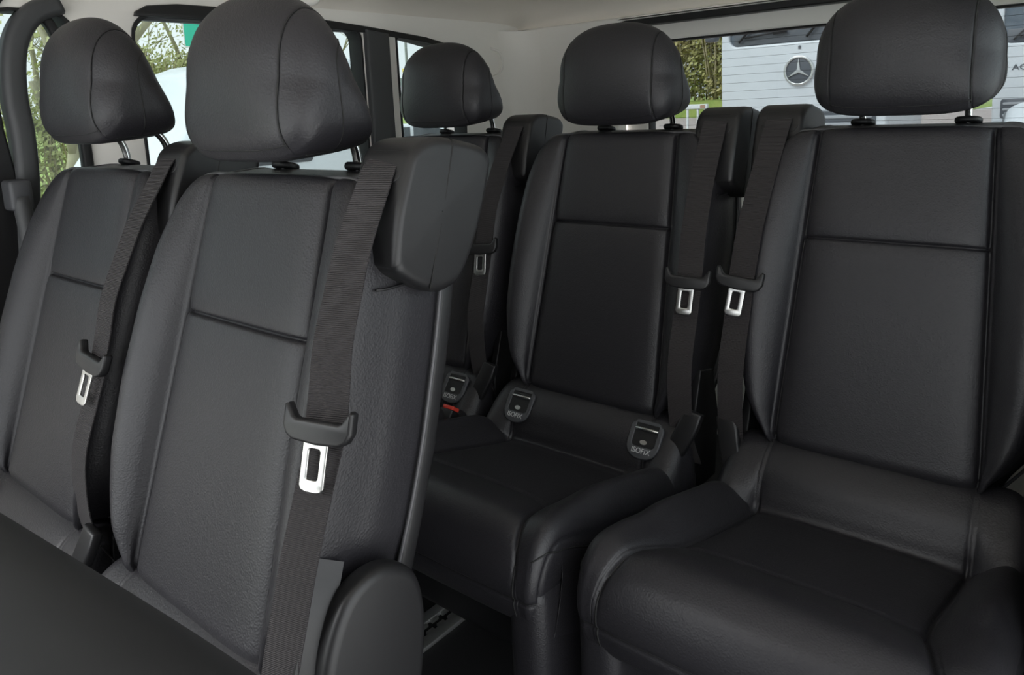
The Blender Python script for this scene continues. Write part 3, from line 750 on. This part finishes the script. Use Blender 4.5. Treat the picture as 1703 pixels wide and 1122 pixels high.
# ---- things beyond the side windows
def vehicle(name, loc, rz, L, Wd, H, label, paint, van=False):
    e = empty(name, loc, rz); tag(e, label, 'van' if van else 'car')
    if van: prof = [(-L/2,.35),(L/2,.35),(L/2,.95),(L/2-.25,1.15),(L/2-.95,H-.15),(L/2-1.4,H),(-L/2+.1,H),(-L/2,H-.12)]
    else: prof = [(-L/2,.3),(L/2,.3),(L/2+.02,.65),(L/2-.15,.80),(L/2-1.15,.93),(L/2-1.9,H-.03),(-L/2+1.0,H),(-L/2+.25,1.0),(-L/2,.9)]
    link('body', plate([prof], Wd, .12, frame((0,0,0), (1,0,0), (0,0,1), (0,-1,0)), 4), M[paint], e)
    if van: wins = [rrect(L/2-1.75,L/2-1.0,1.25,H-.35,(.3,.05,.04,.04))]
    else: wins = [[(L/2-1.25,.95),(L/2-1.95,H-.10),(L/2-2.5,H-.08),(L/2-2.5,.95)], [(L/2-2.58,.95),(L/2-2.58,H-.08),(-L/2+1.0,H-.09),(-L/2+.55,.98)]]
    for s in (-1,1):
        for w in wins: link('side_window', plate([w], .02, .005, frame((0,s*(Wd/2+.002),0), (1,0,0), (0,0,1), (0,-1,0))), M['screen_dk'], e)
        for q in (-L/2+.85, L/2-.85):
            wh = link('wheel', bevelled(xf(tube([(0,-.1,0),(0,.1,0)], .32, 24), Matrix.Translation((q,s*(Wd/2-.08),.32))), .02), M['rubber'], e)
            link('hub', plate([circ(q,.32,.20)], .01, .003, frame((0,s*(Wd/2+.025),0), (1,0,0), (0,0,1), (0,-1,0))), M['alu'], wh)
    link('lamp', bevelled(box(L/2-.08,L/2+.02,-Wd/2+.1,-Wd/2+.4,.62,.78), .02), M['lamp'], e)
    link('lamp', bevelled(box(L/2-.08,L/2+.02,Wd/2-.4,Wd/2-.1,.62,.78), .02), M['lamp'], e)
    return e
vehicle('parked_van', (-5.8,3.35,GROUND), radians(-90), 2.7, 1.9, 2.20, 'white van parked outside the middle side window', 'white_paint', True)
vehicle('parked_car', (-3.4,-.75,GROUND), radians(90), 4.1, 1.75, 1.62, 'silver car parked outside the front side window', 'silver_paint')
vehicle('parked_car', (-12.2,11.9,GROUND), radians(70), 4.2, 1.75, 1.42, 'white car at the foot of the grass slope', 'white_paint')
vehicle('parked_car', (.9,8.2,GROUND), radians(-90), 4.0, 1.75, 1.5, 'white car parked in front of the second truck', 'white_paint')
for o in [o for o in COL.objects if o.name.startswith('parked_car')]: o['group'] = 'parked cars'
hedge('hedge', -16.0,-14.5,1.5,6.2,2.5, 11, 'low mossy hedge seen through the front side window', 'leaf', 9000, .05)
hedge('hedge', -16.0,-14.5,6.4,9.2,3.4, 12, 'taller mossy hedge seen through the middle side window', 'leaf', 9000, .05)
tree('tree', (-9.0,3.0,GROUND), 2.6, .13, 3, 'bare forked tree outside the front side window', 'leaf', 500, 4, .05, (.05,.04), .45, 'bare trees')
tree('tree', (-17,7.2,GROUND), 3.2, .16, 8, 'mossy tree behind the hedge, left of the green sign', 'leaf', 2600, 5, .045, (0,0), .6, 'bare trees', .5)
tree('tree', (-17.5,10.6,GROUND), 3.0, .15, 21, 'mossy tree behind the hedge, right of the green sign', 'leaf', 1600, 5, .045, (0,.0), .6, 'bare trees', .5)
tree('tree', (-15.5,5.2,GROUND), 2.6, .12, 14, 'small mossy tree between the hedge and the bare forked tree', 'leaf', 500, 5, .06, (0,0), .55, 'bare trees', .4)
tree('tree', (-19,15.6,GROUND), 2.9, .11, 33, 'thin leafless tree against the sky beside the dark window post', 'leaf', 60, 5, .03, (0,-.1), .5, 'bare trees')
sg = empty('road_sign', (-12,6.73,GROUND)); tag(sg, 'green rectangular road sign among the branches', 'sign')
link('sign_panel', plate([rrect(-.30,.30,2.98,3.46,.02)], .02, .004, frame((0,0,0), Vector((.55,.83,0)), (0,0,1), Vector((.83,-.55,0)))), M['sign'], sg)
link('sign_edge', plate([rrect(-.31,.31,2.97,3.47,.02), rrect(-.29,.29,2.99,3.45,.02)], .026, .004, frame((0,0,0), Vector((.55,.83,0)), (0,0,1), Vector((.83,-.55,0)))), M['signw'], sg)
link('post', me_from(*tube([(-.03,.02,0),(-.03,.02,3.3)], .035, 10)), M['pole'], sg)
ho = empty('house', (-101,91,1.95), radians(0)); tag(ho, 'small brick house with a grey roof on the far slope', 'house')
link('wall', me_from(*box(-3,3,-6,6,-.6,2.2), smooth=False), M['brick'], ho)
link('roof', me_from([(3.4,-6.4,2.1),(3.4,6.4,2.1),(0,5.5,4.0),(0,-5.5,4.0),(-3.4,-6.4,2.1),(-3.4,6.4,2.1)], [(0,1,2,3),(4,3,2,5),(0,3,4),(1,5,2)], smooth=False), M['roof'], ho)
for y in (-4.2,-1.2,2.4):
    wn = link('window', me_from(*box(2.98,3.08,y,y+1.7,.5,1.8), smooth=False), M['signw'], ho)
    link('pane', me_from(*merge(box(3.05,3.12,y+.12,y+.78,.62,1.68), box(3.05,3.12,y+.92,y+1.58,.62,1.68)), smooth=False), M['screen_dk'], wn)
link('chimney', me_from(*box(-.5,.5,4.0,5.0,3.2,5.0), smooth=False), M['brick'], ho)
tw = tag(link('tower_block', bevelled(box(-121,-117,104.5,107.6,1.5,8.3), .1), M['tower']), 'grey square block rising behind the small house', 'building')
yb = tag(link('ochre_chimney', bevelled(merge(box(-90.6,-89.4,83.5,84.9,2,8.0), box(-90.8,-89.2,83.3,85.1,7.6,8.2)), .05), M['yellow']), 'ochre chimney stack just left of the rear left headrest', 'chimney')
po = empty('lamp_post', (-20,19.0,GROUND+.25)); tag(po, 'thin tall lamp post against the pale sky', 'lamp post')
link('pole', me_from(*tube([(0,0,0),(0,0,4.2),(0,0,8)], lambda t: .06-.025*t, 10)), M['pole'], po)
link('lamp_head', bevelled(box(-.12,.75,-.12,.12,7.92,8.06), .03), M['pole'], po)

# ---- foreground seat: reclined backrest of the front seat
def fb(x, v, n):        # v up along the reclined back from its hinge, n out of its upper face
    t = radians(45); return Vector((x, -.30+v*sin(t)-n*cos(t), .386+.115*x+v*cos(t)+n*sin(t)))
loop = cat([(0,-.02,.03),(0,.2,.045),(0,.45,.045),(0,.60,.040),(0,.655,.020),(0,.672,-.015),(0,.655,-.055),(0,.60,-.08),(0,.30,-.085),(0,-.02,-.07)], 6, True)
rows = []; HW = .27
for k in range(41):
    x = -HW*cos(pi*k/40); q = abs(x)/HW; s = (1-q**5)**(1/5) if q < 1 else .02
    rows.append([fb(x, .30+(p.y-.30)*(.86+.14*s), -.02+(p.z+.02)*max(.05,s)) for p in loop])
link('backrest', grid_me(rows, True, True), M['seat_shell'], FE)
link('top_bolster', me_from(*tube([fb(x,.625,.022) for x in [-.262+.0078*k for k in range(30)]], lambda t: .038*max(.05,(1-abs(2*t-1)**5))**.5, 16)), M['leather'], FE)
link('seat_cushion', bevelled(box(-.25,.25,-.80,-.30,.20,.36), .05, 5), M['leather'], FE)
link('seat_base', bevelled(box(-.20,.20,-.76,-.36,.002,.21), .02), M['plastic_dk'], FE)

# ================================================================== LIGHT
w = bpy.data.worlds.new('sky'); SC.world = w; w.use_nodes = True; nt = w.node_tree
bg = nt.nodes['Background']
tc = nt.nodes.new('ShaderNodeTexCoord'); nz = nt.nodes.new('ShaderNodeTexNoise'); nz.inputs['Scale'].default_value = 2.2; nz.inputs['Detail'].default_value = 5
cr = nt.nodes.new('ShaderNodeValToRGB'); cr.color_ramp.elements[0].color = (.72,.80,.86,1); cr.color_ramp.elements[1].color = (.95,.98,1,1)
cr.color_ramp.elements[0].position = .3; cr.color_ramp.elements[1].position = .6
nt.links.new(tc.outputs['Generated'], nz.inputs['Vector']); nt.links.new(nz.outputs['Fac'], cr.inputs[0]); nt.links.new(cr.outputs[0], bg.inputs[0])
bg.inputs[1].default_value = 1.2
sd = bpy.data.lights.new('sun', 'SUN'); sd.energy = 2.8; sd.angle = radians(40); so = bpy.data.objects.new('sun', sd); COL.objects.link(so)
so.rotation_euler = (radians(48), 0, radians(-25))
SC.view_settings.view_transform = 'Standard'; SC.view_settings.look = 'None'; SC.view_settings.exposure = 1.2; SC.view_settings.gamma = 1
SC.view_settings.use_curve_mapping = False
SC.cycles.max_bounces = 8; SC.cycles.diffuse_bounces = 5; SC.cycles.transparent_max_bounces = 12
